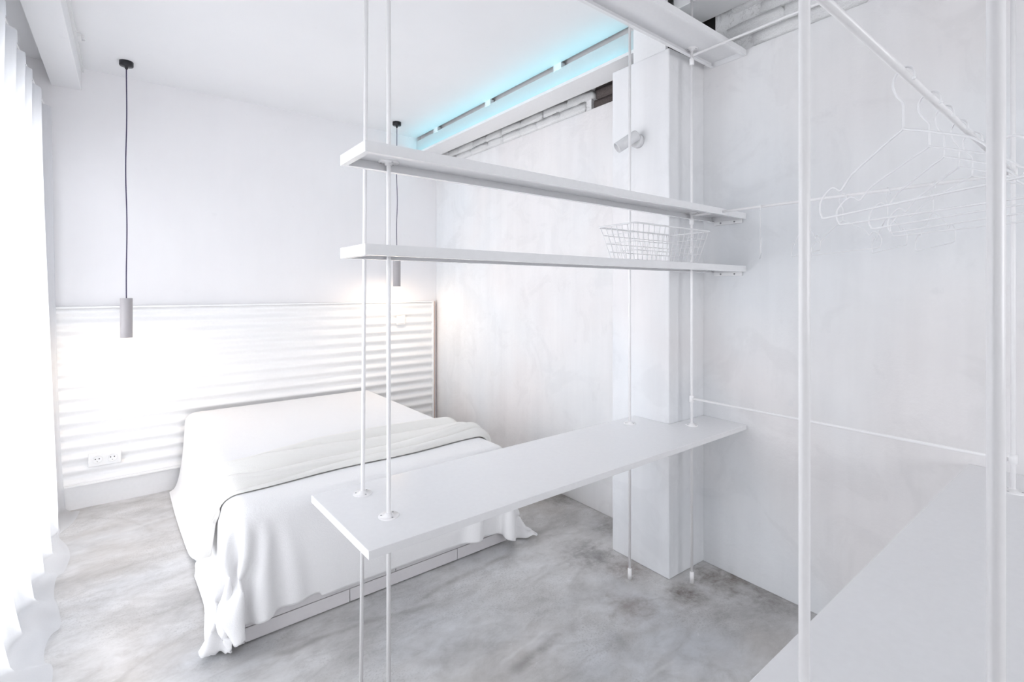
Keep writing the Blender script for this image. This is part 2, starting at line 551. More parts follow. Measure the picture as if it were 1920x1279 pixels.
# ceiling: plain slab over the room, open strip along the cove beam
COVE_X = 2.133
cl = MB()
cl.box(WALL_L, COVE_X, 1.62, WALL_B, CEIL, CEIL + 0.05)
cl.box(WALL_L, 2.02, WALL_F, 1.62, CEIL, CEIL + 0.05)
struct(cl.build('ceiling', M['ceiling']), 'flat white ceiling with a lit cove along one side')
struct(MB().box(WALL_L - 0.2, WALL_R + 0.3, WALL_F - 0.2, WALL_B + 0.2, 3.1, 3.2).build('trim_5', M['dark']),
       'dark structural slab above the open ceiling strip')
# beam by the curtain
b1 = struct(MB().box(-0.378, -0.235, WALL_F, WALL_B, 2.676, CEIL).build('trim_1', M['ceiling'], bevel=0.003),
            'white boxed beam running above the curtain')
MB().box(-0.235, -0.222, WALL_F, WALL_B, 2.795, CEIL).build('cover_strip', M['ceiling'], b1)
bk = MB().box(-0.225, -0.205, 3.62, 3.70, 2.80, CEIL).box(-0.205, -0.19, 3.64, 3.655, 2.80, CEIL).box(-0.205, -0.19, 3.675, 3.69, 2.80, CEIL)
bk.build('bracket', M['paint'], b1, bevel=0.002)
# cove beam on the right: fascia, bottom flange, clips and LED strip
cv = struct(MB().box(COVE_X + 0.045, COVE_X + 0.06, 1.64, WALL_B, 2.645, 3.05)
            .box(COVE_X - 0.050, 2.262, 1.64, WALL_B, 2.638, 2.646)
            .box(COVE_X - 0.050, COVE_X - 0.045, 1.64, WALL_B, 2.646, 2.656).build('trim_2', M['paint']),
            'white cove beam with cyan light along the right wall')
MB().box(COVE_X, COVE_X + 0.02, 1.64, WALL_B, 2.646, 2.787).build('fascia', M['fascia'], cv)
for y in (2.235, 2.995, 3.79):
    MB().box(COVE_X - 0.004, COVE_X + 0.03, y, y + 0.07, 2.78, CEIL).build('bracket', M['paint'], cv)
led = MB().box(COVE_X - 0.041, COVE_X - 0.031, 1.66, WALL_B - 0.03, 2.6465, 2.649).build('led_strip', M['led'], cv)
led['label'] = 'glowing cyan led strip'
ld = bpy.data.lights.new('led_glow', 'AREA')
ld.shape = 'RECTANGLE'
ld.size, ld.size_y = 0.012, 2.45
ld.color = (0.05, 0.82, 1.0)
ld.energy = 0.8
lo = bpy.data.objects.new('led_glow', ld)
COL.objects.link(lo)
lo.location = (COVE_X - 0.036, 2.92, 2.652)
lo.rotation_euler = (math.pi, 0, 0)
lo.parent = cv
# near beam, beside the open strip
struct(MB().box(2.125, WALL_R - 0.005, WALL_F, 1.43, 2.775, 2.90)
       .build('trim_3', M['paint'], bevel=0.003), 'white beam above the wardrobe end of the right wall')
# pillar and its upper post
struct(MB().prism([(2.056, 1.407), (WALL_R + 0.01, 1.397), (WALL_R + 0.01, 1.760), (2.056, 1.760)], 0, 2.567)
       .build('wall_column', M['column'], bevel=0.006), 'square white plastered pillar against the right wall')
struct(MB().box(2.064, 2.083, 1.432, 1.625, 2.567, 3.1).build('trim_4', M['paint']), 'narrow white post on top of the pillar')
# skirting under the headboard
struct(MB().box(WALL_L, 2.33, WALL_B - 0.012, WALL_B + 0.002, 0, 0.15).build('baseboard_back', M['paint']),
       'plain white skirting under the corrugated headboard')

# exposed bricks above the plaster, each rough and a little proud
def brick_mesh(seed):
    r = random.Random(seed)
    bm = bmesh.new()
    bmesh.ops.create_cube(bm, size=1.0)
    bmesh.ops.subdivide_edges(bm, edges=bm.edges[:], cuts=2, use_grid_fill=True)
    for v in bm.verts:
        on = sum(abs(abs(c) - 0.5) < 1e-4 for c in v.co)
        k = {3: 0.95, 2: 0.985, 1: 1.02}.get(on, 1)
        v.co = Vector(v.co) * k + Vector([r.uniform(-0.05, 0.05) for _ in range(3)])
    me = bpy.data.meshes.new('brick')
    bm.to_mesh(me)
    bm.free()
    me.polygons.foreach_set('use_smooth', [True] * len(me.polygons))
    me.materials.append(M['brick'])
    return me
BR = [brick_mesh(s) for s in range(6)]
BH = 0.066
for row in range(4):
    z = PLASTER_TOP + 0.002 + BH * (row + 0.5)
    y = 0.02 - 0.13 * (row % 2)
    while y < WALL_B - 0.1:
        L = rnd.uniform(0.19, 0.27)
        c = y + L / 2
        y += L + 0.006
        if (c + L / 2 > 1.345 and c < 1.86) or c > WALL_B - 0.12:
            continue
        bare = 1.84 < c < 2.17
        o = link('brick', BR[rnd.randrange(6)], None, wr, (WALL_R + 0.052 + rnd.uniform(-0.008, 0.008) + (0.035 if bare else 0), c, z))
        o.scale = (0.10, L, BH * 0.985)
        o.rotation_euler = (rnd.uniform(-0.03, 0.03), 0, rnd.uniform(-0.04, 0.04))
        if bare:
            o.material_slots[0].link = 'OBJECT'
            o.material_slots[0].material = M['bare']
MB().box(WALL_R + 0.016, WALL_R + 0.084, WALL_F, 1.34, PLASTER_TOP, 2.9).build('mortar_bed', M['brick'], wr)
MB().box(WALL_R + 0.016, WALL_R + 0.084, 2.19, WALL_B, PLASTER_TOP, 2.9).build('mortar_bed', M['brick'], wr)
MB().box(WALL_R + 0.07, WALL_R + 0.084, 1.70, 2.19, PLASTER_TOP, 2.9).build('mortar_bed', M['bare'], wr)
MB().box(WALL_R + 0.078, WALL_R + 0.084, 1.34, 1.70, PLASTER_TOP, 2.9).build('cavity_shade_sheet', M['dark'], wr)  # thin sheet coloured dark for the shade inside the hole

# ------------------------------------------------------------------ headboard
HB0, HB1, HZ0, HZ1 = -0.50, 2.295, 0.152, 1.292
hb = thing('corrugated_headboard', 'wide white corrugated headboard panel with a slim frame, behind the bed', 'headboard', (0.9, WALL_B, HZ0))
off = Vector(hb.location)
PER, AMP = 0.0775, 0.011
zs = np.linspace(HZ0 + 0.012, HZ1 - 0.012, 15 * 16 + 1)
vs, fs = [], []
xs = np.linspace(HB0, HB1 - 0.012, 2)
for z in zs:
    y = WALL_B - 0.022 - AMP * math.sin(2 * math.pi * (z - HZ0) / PER)
    for x in xs:
        vs.append((x - off.x, y - off.y, z - off.z))
for i in range(len(zs) - 1):
    fs.append((2 * i, 2 * i + 1, 2 * i + 3, 2 * i + 2))
link('corrugated_sheet', mesh('corrugated_sheet', vs, fs, True), M['corrugated'], hb)
def rel(mb, off):
    mb.v = [(x - off.x, y - off.y, z - off.z) for x, y, z in mb.v]
    return mb
rel(MB().box(HB0, HB1, WALL_B - 0.040, WALL_B - 0.002, HZ1 - 0.012, HZ1), off).build('top_trim', M['corrugated'], hb, 0.002)
rel(MB().box(HB1 - 0.012, HB1, WALL_B - 0.040, WALL_B - 0.002, HZ0, HZ1 - 0.012), off).build('side_trim', M['corrugated'], hb, 0.002)
rel(MB().box(HB0, HB1 - 0.012, WALL_B - 0.040, WALL_B - 0.002, HZ0, HZ0 + 0.012), off).build('bottom_trim', M['corrugated'], hb, 0.002)

rel(MB().box(HB1, HB1 + 0.011, WALL_B - 0.036, WALL_B - 0.002, HZ0, HZ1 - 0.002), off).build('wood_edge', M['wood'], hb)['label'] = 'thin bare pinkish wood edge strip'

# sockets and switch on the headboard
def socket_plate(cx, cz):
    t = thing('double_socket', 'white double wall socket low on the corrugated headboard beside the bed', 'socket', (cx, WALL_B - 0.034, cz))
    MB().box(-0.083, 0.083, -0.012, 0.0, -0.042, 0.042).build('plate', M['plug'], t, 0.003)
    for sx in (-0.038, 0.038):
        w = MB()
        n = 28
        vs, fs = [], []
        prof = [(0.026, -0.0125), (0.026, -0.016), (0.022, -0.016), (0.020, -0.0126)]
        for r, y in prof:
            for k in range(n):
                a = 2 * math.pi * k / n
                vs.append((sx + r * math.cos(a), y, r * math.sin(a)))
        for i in range(3):
            for k in range(n):
                l = (k + 1) % n
                fs.append((i * n + k, i * n + l, (i + 1) * n + l, (i + 1) * n + k))
        w.add(vs, fs, True)
        ring = w.build('socket_ring', M['plug'], t)
        for hx, hz in ((-0.0095, 0.003), (0.0095, 0.003), (0.0, -0.014)):
            MB().tube([(sx + hx, -0.0118, hz), (sx + hx, -0.0132, hz)], 0.0034 if hz > 0 else 0.0022, 10).build('socket_hole', M['hole'], ring)
socket_plate(-0.118, 0.305)
sw = thing('light_switch', 'small white wall switch high on the headboard near the right corner', 'switch', (1.955, WALL_B - 0.034, 1.122))
MB().box(-0.042, 0.042, -0.012, 0, -0.042, 0.042).build('plate', M['plug'], sw, 0.003)
MB().box(-0.030, 0.030, -0.016, -0.011, -0.030, 0.030).build('rocker', M['plug'], sw, 0.002)

# ------------------------------------------------------------------ bed
BX0, BX1, BY0, BY1, BTOP = 0.345, 1.66, 2.18, 4.14, 0.53
bed = thing('bed', 'double bed with pale grey drawer base standing against the corrugated headboard', 'bed', ((BX0 + BX1) / 2, (BY0 + BY1) / 2, 0))
o = Vector(bed.location)
rel(MB().box(BX0 + 0.004, BX1, BY0 + 0.02, BY1, 0.0, 0.27), o).build('base', M['bedbase'], bed, 0.002)
rel(MB().box(BX0, BX0 + 0.018, BY0, BY1, 0.004, 0.27), o).build('side_panel', M['bedbase'], bed, 0.001)
for a, b in ((BX0 + 0.0195, 0.78), (0.783, 1.34), (1.343, BX1)):
    rel(MB().box(a, b, BY0, BY0 + 0.018, 0.006, 0.062), o).build('plinth', M['bedbase'], bed, 0.001)
for a, b in ((BX0 + 0.0195, 1.0), (1.003, BX1)):
    rel(MB().box(a, b, BY0 + 0.001, BY0 + 0.018, 0.065, 0.265), o).build('drawer_front', M['bedbase'], bed, 0.001)
rel(MB().box(BX0 + 0.03, BX1 - 0.03, BY0 + 0.06, BY1, 0.27, BTOP - 0.012), o).build('mattress', M['sheet'], bed, 0.05, 4)

def sdf_push(P, lo, hi, r):
    """Push points out of a box with rounded edges (radius r); returns contact mask."""
    c = (lo + hi) / 2
    h = (hi - lo) / 2 - r
    q = P - c
    inner = np.clip(q, -h, h)
    d = q - inner
    L = np.linalg.norm(d, axis=1)
    hit = L < r
    inside = hit & (L < 1e-6)
    m = hit & ~inside
    P[m] = c + inner[m] + d[m] / L[m][:, None] * r
    if inside.any():
        P[inside, 2] = hi[2]
    return hit

def drape(nx, ny, S, P, keep, lo, hi, r, steps=190, iters=14, damp=0.965):
    """Small position-based cloth solver: gravity, stretch, shear and bend constraints, box and floor contact."""
    idx = np.arange(nx * ny).reshape(nx, ny)
    cons = []
    def addc(a, b, L, k):
        a, b = a.ravel(), b.ravel()
        m = keep[a] & keep[b]
        cons.append((a[m], b[m], L, k))
    for o_ in (0, 1):
        addc(idx[o_:-1:2, :], idx[o_ + 1::2, :], S, 1.0)
        addc(idx[:, o_:-1:2], idx[:, o_ + 1::2], S, 1.0)
    D = S * math.sqrt(2)
    for o_ in (0, 1):
        addc(idx[o_:-1:2, :-1], idx[o_ + 1::2, 1:], D, 0.35)
        addc(idx[o_:-1:2, 1:], idx[o_ + 1::2, :-1], D, 0.35)
    for o_ in (0, 1, 2, 3):
        a, b = idx[o_:-2:4, :], idx[o_ + 2::4, :]
        n = min(a.shape[0], b.shape[0]); addc(a[:n], b[:n], 2 * S, 0.035)
        a, b = idx[:, o_:-2:4], idx[:, o_ + 2::4]
        n = min(a.shape[1], b.shape[1]); addc(a[:, :n], b[:, :n], 2 * S, 0.035)
    Q = P.copy()
    for st in range(steps):
        g = np.array([0, 0, -0.0018 if st < steps * 0.5 else -0.0018 * max(0.10, 1 - 2.2 * (st / steps - 0.5))])
        V = (P - Q) * damp
        Q = P.copy()
        P = P + V + g * keep[:, None]
        for it in range(iters):
            for a, b, L, k in cons:
                d = P[b] - P[a]
                l = np.linalg.norm(d, axis=1) + 1e-9
                f = (k * 0.5 * (l - L) / l)[:, None] * d
                P[a] += f
                P[b] -= f
            if it % 3 == 2 or it == iters - 1:
                hit = sdf_push(P, lo, hi, r)
                top = hit & (P[:, 2] > hi[2] - 0.02)
                P[top, :2] = Q[top, :2] * 0.9 + P[top, :2] * 0.1
                fl = P[:, 2] < 0.006
                P[fl, 2] = 0.006
                P[fl, :2] = Q[fl, :2] * 0.85 + P[fl, :2] * 0.15
                wl = P[:, 1] > WALL_B - 0.05
                P[wl, 1] = WALL_B - 0.05
    return P

rs = np.random.RandomState(3)
S = 0.020
left_drop, right_drop, foot_drop = 0.555, 0.45, 0.455
xa = np.arange(BX0 - left_drop, BX1 + right_drop, S)
ya = np.arange(BY0 - foot_drop, BY1 + 0.005, S)
X, Y = np.meshgrid(xa, ya, indexing='ij')
nx, ny = X.shape
dl, dr, df = np.clip(BX0 - X, 0, None), np.clip(X - BX1, 0, None), np.clip(BY0 - Y, 0, None)
dx = dl + dr
foot_lim = 0.405 + 0.045 * np.clip((X - 0.4) / 1.1, 0, 1)
keep = ((df < foot_lim) & ((dl / left_drop) ** 2.0 + (df / foot_drop) ** 2.0 < 0.84 + 0.16 * np.clip(1 - df / 0.12, 0, 1)) & ((dr / right_drop) ** 3 + (df / foot_drop) ** 3 < 1.35)).ravel()
rho = np.sqrt(dx ** 2 + df ** 2)
th_ = np.arctan2(df, dx)
both = (dx > 0) & (df > 0)
out = np.where(both, 0.28 + 0.20 * np.cos(14 * th_), np.where(dl > 0, 0.12 + 0.14 * np.clip((Y - 2.7) / 1.3, 0, 1) + 0.03 * np.sin(19 * Y) + 0.02 * np.sin(43 * Y), 0.03 + 0.012 * np.sin(23 * X)))           # hanging start: sides straight down, corners as loose cones
sx = np.where(dl > 0, -1.0, 1.0)
PX = np.clip(X, BX0 - 0.014, BX1 + 0.014) + sx * np.where(dx > 0, out * rho * np.cos(th_), 0)
PY = np.clip(Y, BY0 - 0.014, None) - np.where(df > 0, out * rho * np.sin(th_) * np.where(both, 0.35, 1.0), 0)
PZ = BTOP + 0.004 - rho * np.sqrt(1 - out ** 2) * (rho > 0)
P0 = np.stack([PX, PY, np.maximum(PZ, 0.008)], -1).reshape(-1, 3)
P0 += rs.uniform(-0.0025, 0.0025, P0.shape)
lo_, hi_ = np.array([BX0 - 0.028, BY0 - 0.012, 0.0]), np.array([BX1 + 0.012, BY1 + 0.3, BTOP])
CL = drape(nx, ny, S, P0, keep, lo_, hi_, 0.06)
fs = [(i * ny + j, (i + 1) * ny + j, (i + 1) * ny + j + 1, i * ny + j + 1) for i in range(nx - 1) for j in range(ny - 1)]
fs = [q for q in fs if all(keep[k] for k in q)]
new = -np.ones(nx * ny, int)
new[keep] = np.arange(keep.sum())
fs = [tuple(int(new[k]) for k in q) for q in fs]
CL = CL[keep]
sp = link('bedspread', mesh('bedspread', CL, fs, True), M['sheet'])
s_ = sp.modifiers.new('subdivision', 'SUBSURF'); s_.levels = s_.render_levels = 1
s_ = sp.modifiers.new('solidify', 'SOLIDIFY'); s_.thickness = 0.004; s_.offset = 1
tag(sp, 'white cotton bedspread draped over the bed down to the concrete floor', 'bedspread')

# folded throw across the foot of the bed: follows the bedspread and spills over its left side
ST = 150
TT = 90
def throw_point(s, t):
    """s runs along the throw (0 right end .. 1 left end hanging down), t across its width."""
    r = 0.067                                           # just outside the bedspread's rounded edge
    xr, xl = BX1 - 0.048, BX0 + 0.032                   # where the top turns down, right and left
    arc = r * math.pi / 2
    d = s * (0.05 + arc + (xr - xl) + arc + 0.24)
    yw = 2.36 + 0.45 * t + (0.02 * math.sin(5 * s + 1.0) + 0.012 * math.sin(14 * s)) * (1 - 0.4 * t) + 0.03 * s * math.sin(9 * t + 3 * s)
    zt = BTOP + 0.007
    if d < 0.05:
        x, z, n = xr + r, zt - r - (0.05 - d), (1, 0, 0)
    elif d < 0.05 + arc:
        a = (0.05 + arc - d) / r
        x, z, n = xr + r * math.sin(a), zt - r * (1 - math.cos(a)), (math.sin(a), 0, math.cos(a))
    elif d < 0.05 + arc + xr - xl:
        x, z, n = xr - (d - 0.05 - arc), zt, (0, 0, 1)
    else:
        e = d - 0.05 - arc - (xr - xl)
        a = min(e / r, math.pi / 2)
        x = xl - r * math.sin(a) - 0.12 * max(0, e - arc)
        z = zt - r * (1 - math.cos(a)) - max(0, e - arc)
        n = (-math.sin(a), 0, math.cos(a))
        yw += 0.16 * (1 - t) * min(1.0, e / 0.2) ** 1.5 - 0.05 * e
    ph = 3.9 * t + 0.40 * math.sin(3.3 * s + 2.5 * t) + 0.16 * math.sin(9 * s + 4 * t) + 0.5 * s
    ridge = abs(math.sin(math.pi * ph)) ** 0.7
    fine = abs(math.sin(math.pi * (2.6 * ph + 1.1 * math.sin(5 * s)))) ** 0.8
    h = 0.004 + (0.042 + 0.014 * math.sin(6 * s + 6 * t)) * ridge + 0.006 * fine * (0.5 + 0.5 * math.sin(11 * s + 3 * t))
    edge = min(t, 1 - t) / 0.11
    h = max(0.003, h * min(1, edge) ** 0.5)
    return (x + n[0] * h, yw, z + n[2] * h)
vs = [throw_point(i / (ST - 1), j / (TT - 1)) for i in range(ST) for j in range(TT)]
fs = [(i * TT + j, i * TT + j + 1, (i + 1) * TT + j + 1, (i + 1) * TT + j) for i in range(ST - 1) for j in range(TT - 1)]
V = np.array(vs)
# the hanging end lies on the bedspread's side
side = CL[(CL[:, 0] < BX0 + 0.03) & (CL[:, 1] > 1.9) & (CL[:, 1] < 3.2)]
for k in range(len(V)):
    if V[k, 0] < BX0 and V[k, 2] < BTOP - 0.07:
        d2 = (side[:, 1] - V[k, 1]) ** 2 + (side[:, 2] - V[k, 2]) ** 2
        near = d2 < 0.0014
        if near.any():
            w = 1.0 / (d2[near] + 1e-4)
            base = 0.5 * side[near, 0].min() + 0.5 * (side[near, 0] * w).sum() / w.sum()
            V[k, 0] = min(V[k, 0] + 0.01, base - 0.006)
th = link('throw_blanket', mesh('throw_blanket', V, fs, True), M['throw'])
s_ = th.modifiers.new('smooth', 'SMOOTH'); s_.factor = 0.3; s_.iterations = 1
s_ = th.modifiers.new('subdivision', 'SUBSURF'); s_.levels = s_.render_levels = 1
s_ = th.modifiers.new('solidify', 'SOLIDIFY'); s_.thickness = 0.004; s_.offset = -1
tag(th, 'cream throw folded lengthwise across the foot of the bed', 'throw')

# ------------------------------------------------------------------ curtain
cur = thing('sheer_curtain', 'sheer white floor length curtain pooling on the floor at the left window', 'curtain', (-0.40, 2.7, 0))
o = Vector(cur.location)
CT, CX = 2.52, -0.415
hem_y = [0.8, 1.6, 2.2, 2.47, 2.62, 2.80, 2.95, 3.20, 3.40, 3.60, 3.72, 3.85, 4.00, 4.12, 4.2]
hem_x = [-.22, -.21, -.20, -.215, -.26, -.213, -.25, -.275, -.235, -.245, -.31, -.30, -.245, -.235, -.26]
cy = np.linspace(1.02, 4.13, 520)
per = 0.27
verts, faces = [], []
levels = list(np.linspace(CT, 0.34, 34)) + [0.27, 0.21, 0.16, 0.12, 0.085, 0.055, 0.032]
npud = 9
for y in cy:
    ph = 2 * math.pi * (y / per + 0.22 * math.sin(2.3 * y) + 0.12 * math.sin(7.1 * y + 1))
    w = math.sin(ph)
    w2 = math.copysign(abs(w) ** 0.75, w)
    drift = 0.02 * math.sin(1.7 * y + 0.5)
    hx = float(np.mean(np.interp(y + np.linspace(-0.05, 0.05, 9), hem_y, hem_x)))
    for z in levels:
        t = (CT - z) / CT
        A = 0.036 + 0.010 * t + 0.010 * math.sin(3 * y + 4 * t)
        flare = 0.05 * t ** 3
        x = CX + drift * (0.4 + t) + A * w2 * (1 - 0.25 * t * t) + flare + 0.003 * math.sin(ph * 2.0 + 5 * t)
        k = max(0.0, (0.34 - z) / 0.34)
        x = x * (1 - k ** 2 * 0.5) + (CX + 0.09 + (hx - CX - 0.09) * 0.3) * k ** 2 * 0.5
        yy = y + 0.018 * math.cos(ph) * (0.5 + t) + 0.01 * t * math.sin(5 * y)
        verts.append((x - o.x, min(yy, WALL_B - 0.055) - o.y, z))
    xs0 = x
    for q in range(1, npud + 1):
        u = q / npud
        xx = xs0 + (hx - xs0) * u
        zz = 0.012 + 0.020 * (1 - u) * (0.5 + 0.5 * math.sin(ph * 0.5 + 3 * u)) + 0.012 * max(0, math.sin(11 * y + 4 * u)) * (1 - u * 0.6)
        verts.append((xx - o.x, min(yy, WALL_B - 0.055) - o.y - 0.03 * u, zz))
nl = len(levels) + npud
for j in range(len(cy) - 1):
    for i in range(nl - 1):
        faces.append((j * nl + i, j * nl + i + 1, (j + 1) * nl + i + 1, (j + 1) * nl + i))
link('curtain_fabric', mesh('curtain_fabric', verts, faces, True), M['curtain'], cur)
# heading tape along the top edge
tv, tf = [], []
for j in range(len(cy)):
    x, y, z = verts[j * nl]
    tv += [(x, y, CT + 0.004), (x + 0.0015, y, CT - 0.05)]
for j in range(len(cy) - 1):
    tf.append((2 * j, 2 * j + 1, 2 * j + 3, 2 * j + 2))
link('heading_tape', mesh('heading_tape', tv, tf, True), M['curtain'], cur)
rod = MB().box(-0.427, -0.405, 0.9, 4.17, CT + 0.006, CT + 0.020)
for y in (1.0, 2.5, 4.14):
    rod.box(WALL_L + 0.001, -0.405, y - 0.012, y + 0.012, CT + 0.020, CT + 0.026)
tag(rod.build('curtain_track', M['steel']), 'slim white curtain track above the sheer curtain', 'curtain track')

# ------------------------------------------------------------------ pendant lamps
def pendant(x, y, zb, label, energy):
    t = thing('pendant_lamp', label, 'pendant lamp', (x, y, CEIL), 'cylinder pendant lamps by the headboard')
    H, R_ = 0.246, 0.0315
    MB().lathe([(0, 0), (0.036, 0), (0.036, -0.024), (0.034, -0.028), (0.010, -0.029), (0.007, -0.046), (0.003, -0.048)], 32).build('canopy', M['black'], t)
    zt = zb + H - CEIL
    pts = []
    n = 46
    for i in range(n + 1):
        k = i / n
        w = math.sin(math.pi * k)
        pts.append((0.0035 * w * math.sin(11 * k + x) , 0.003 * w * math.sin(17 * k + 1), -0.046 + (zt + 0.046) * k))
    MB().tube(pts, 0.0030, 8).build('cord', M['cord'], t)
    sh = MB().lathe([(0, zt), (R_ - 0.002, zt), (R_, zt - 0.002), (R_, zt - H + 0.001), (R_ - 0.001, zt - H), (R_ - 0.0025, zt - H + 0.001),
                (R_ - 0.0025, zt - 0.16)], 40).build('lamp_shade', M['lampgrey'], t)
    MB().lathe([(0.0, zt - H + 0.016), (0.016, zt - H + 0.018), (0.0235, zt - H + 0.028), (0.0235, zt - H + 0.05), (0.012, zt - H + 0.085), (0, zt - H + 0.086)], 24).build('bulb', M['bulb'], t)
    l = bpy.data.lights.new('lamp_light', 'POINT')
    l.energy, l.color, l.shadow_soft_size = energy, (1.0, 0.77, 0.54), 0.018
    lo = bpy.data.objects.new('lamp_light', l)
    COL.objects.link(lo)
    lo.parent = t
    lo.location = (0, 0, zt - H + 0.005)
    return t
pendant(-0.008, 3.90, 1.100, 'pale grey cylinder pendant lamp hanging low beside the curtain', 5)
pendant(1.800, 3.90, 1.427, 'pale grey cylinder pendant lamp hanging higher, behind the shelf poles', 6.5)

# ------------------------------------------------------------------ spotlight on the pillar
sl = thing('wall_spotlight', 'small white adjustable spotlight fixed to the pillar', 'spotlight', (2.056, 1.585, 2.155))
def axis_lathe(prof, p, d, n=28):
    d = Vector(d).normalized()
    up = Vector((0, 0, 1)) if abs(d.z) < 0.95 else Vector((1, 0, 0))
    u = d.cross(up).normalized()
    w = d.cross(u)
    vs = [Vector(p) + d * h + (u * math.cos(2 * math.pi * k / n) + w * math.sin(2 * math.pi * k / n)) * r for r, h in prof for k in range(n)]
    fs = [(i * n + k, (i + 1) * n + k, (i + 1) * n + (k + 1) % n, i * n + (k + 1) % n) for i in range(len(prof) - 1) for k in range(n)]
    m = MB()
    m.add(vs, fs, True)
    return m
axis_lathe([(0, -0.001), (0.034, -0.001), (0.034, 0.024), (0.031, 0.028), (0, 0.028)], (0, 0, 0), (-1, 0, 0)).build('wall_base', M['spot'], sl)
axis_lathe([(0, 0.02), (0.009, 0.02), (0.009, 0.055), (0, 0.056)], (0, 0, 0), (-1, 0, 0)).build('joint', M['spot'], sl)
hd = (-0.62, 0.42, -0.50)
axis_lathe([(0, -0.040), (0.025, -0.040), (0.0275, -0.035), (0.0275, 0.082), (0.0265, 0.084), (0.0240, 0.082), (0.0240, 0.066), (0, 0.064)],
           (-0.066, 0.0, 0.0), hd).build('lamp_head', M['spot'], sl)

# ------------------------------------------------------------------ shelving unit
PR = 0.0062
DESK_Z, BENCH_Z = 0.752, 0.785
su = thing('shelving_unit', 'white shelving with thin steel poles, three narrow shelves and a deep desk board', 'shelving', (1.4, 1.38, 0))
o = Vector(su.location)
def pole(parent, off, x, y, z0=0.0, z1=CEIL, foot=True, collars=(), flanges_up=(), flanges_dn=(), r=PR, lean=(0, 0)):
    p = MB()
    k0, k1 = (z0 - DESK_Z), (z1 - DESK_Z)
    p.tube([(x + lean[0] * k0, y + lean[1] * k0, z0), (x + lean[0] * k1, y + lean[1] * k1, z1)], r, 16)
    po = rel(p, off).build('pole', M['steel'], parent)
    if foot:
        rel(MB().lathe([(r, 0.052), (0.0095, 0.050), (0.0098, 0.0), (0, 0.0)], 20, (x, y, 0)), off).build('foot_sleeve', M['steel'], po)
    def flange(z, s):
        f = MB().lathe([(r, 0.010 * s), (0.011, 0.009 * s), (0.0115, 0.004 * s), (0.028, 0.0032 * s), (0.0295, 0.0018 * s), (0.0295, 0)], 32, (x, y, z))
        fo = rel(f, off).build('flange', M['steel'], po)
        for a in (0.6, 2.7, 4.8):
            q = MB().lathe([(0.0028, 0.003 * s), (0.0028, 0.0042 * s), (0, 0.0044 * s)], 10, (x + 0.021 * math.cos(a), y + 0.021 * math.sin(a), z))
            rel(q, off).build('screw', M['screw'], po)
    for z in flanges_up:
        flange(z, 1)
    for z in flanges_dn:
        flange(z, -1)
    for z in collars:
        rel(MB().lathe([(r, 0.016), (0.0105, 0.014), (0.0105, -0.014), (r, -0.016)], 20, (x, y, z)), off).build('collar', M['steel'], po)
    return po
SH1, SH2, SH3, TH, RIM, PL = 1.767, 1.513, 2.551, 0.023, 0.028, 0.0025
fl_dn = (SH1 - PL, SH2 - PL, SH3 - PL)
pole(su, o, 0.588, 1.328, flanges_up=(DESK_Z,), flanges_dn=fl_dn)
pole(su, o, 2.124, 1.328, flanges_up=(DESK_Z,), flanges_dn=fl_dn, collars=(0.877, 1.726, 2.488))
pole(su, o, 0.588, 1.526, foot=False, flanges_up=(DESK_Z,), lean=(0.007, -0.002))
pole(su, o, 1.915, 1.530, flanges_up=(DESK_Z,))
G = 0.0015
desk = [(0.455, 1.612), (0.470, 1.180), (WALL_R - 0.001, 1.170), (WALL_R - 0.001, 1.396), (2.0545, 1.406), (2.0545, 1.612)]
rel(MB().prism(desk, DESK_Z - TH, DESK_Z), o).build('desk_board', M['shelf'], su, 0.0015)
for z in (SH1, SH2, SH3):
    xa_, xb_, ya_, yb_, w_, lip = 0.458, WALL_R - 0.001, 1.172, 1.352, 0.0025, 0.016
    t_ = MB().box(xa_, xb_, ya_, yb_, z - PL, z)                     # sheet-metal tray: top plate, folded rim and inward lips
    t_.box(xa_, xb_, ya_, ya_ + w_, z - RIM, z - PL).box(xa_, xb_, yb_ - w_, yb_, z - RIM, z - PL)
    t_.box(xa_, xa_ + w_, ya_ + w_, yb_ - w_, z - RIM, z - PL).box(xb_ - w_, xb_, ya_ + w_, yb_ - w_, z - RIM, z - PL)
    t_.box(xa_ + w_, xb_ - w_, ya_ + w_, ya_ + lip, z - RIM, z - RIM + 0.002).box(xa_ + w_, xb_ - w_, yb_ - lip, yb_ - w_, z - RIM, z - RIM + 0.002)
    t_.box(xa_ + w_, xa_ + lip, ya_ + lip, yb_ - lip, z - RIM, z - RIM + 0.002)
    rel(t_, o).build('shelf_board', M['shelf'], su)
for z in (SH1, SH2):
    c = rel(MB().box(WALL_R - 0.014, WALL_R - 0.001, 1.19, 1.33, z - RIM - 0.018, z - RIM), o).build('wall_cleat', M['paint'], su, 0.001)
    for y in (1.225, 1.295):
        q = axis_lathe([(0.004, -0.001), (0.004, 0.002), (0, 0.0022)], (WALL_R - 0.014 - o.x, y - o.y, z - RIM - 0.009 - o.z), (-1, 0, 0), 10)
        q.build('screw', M['screw'], c)

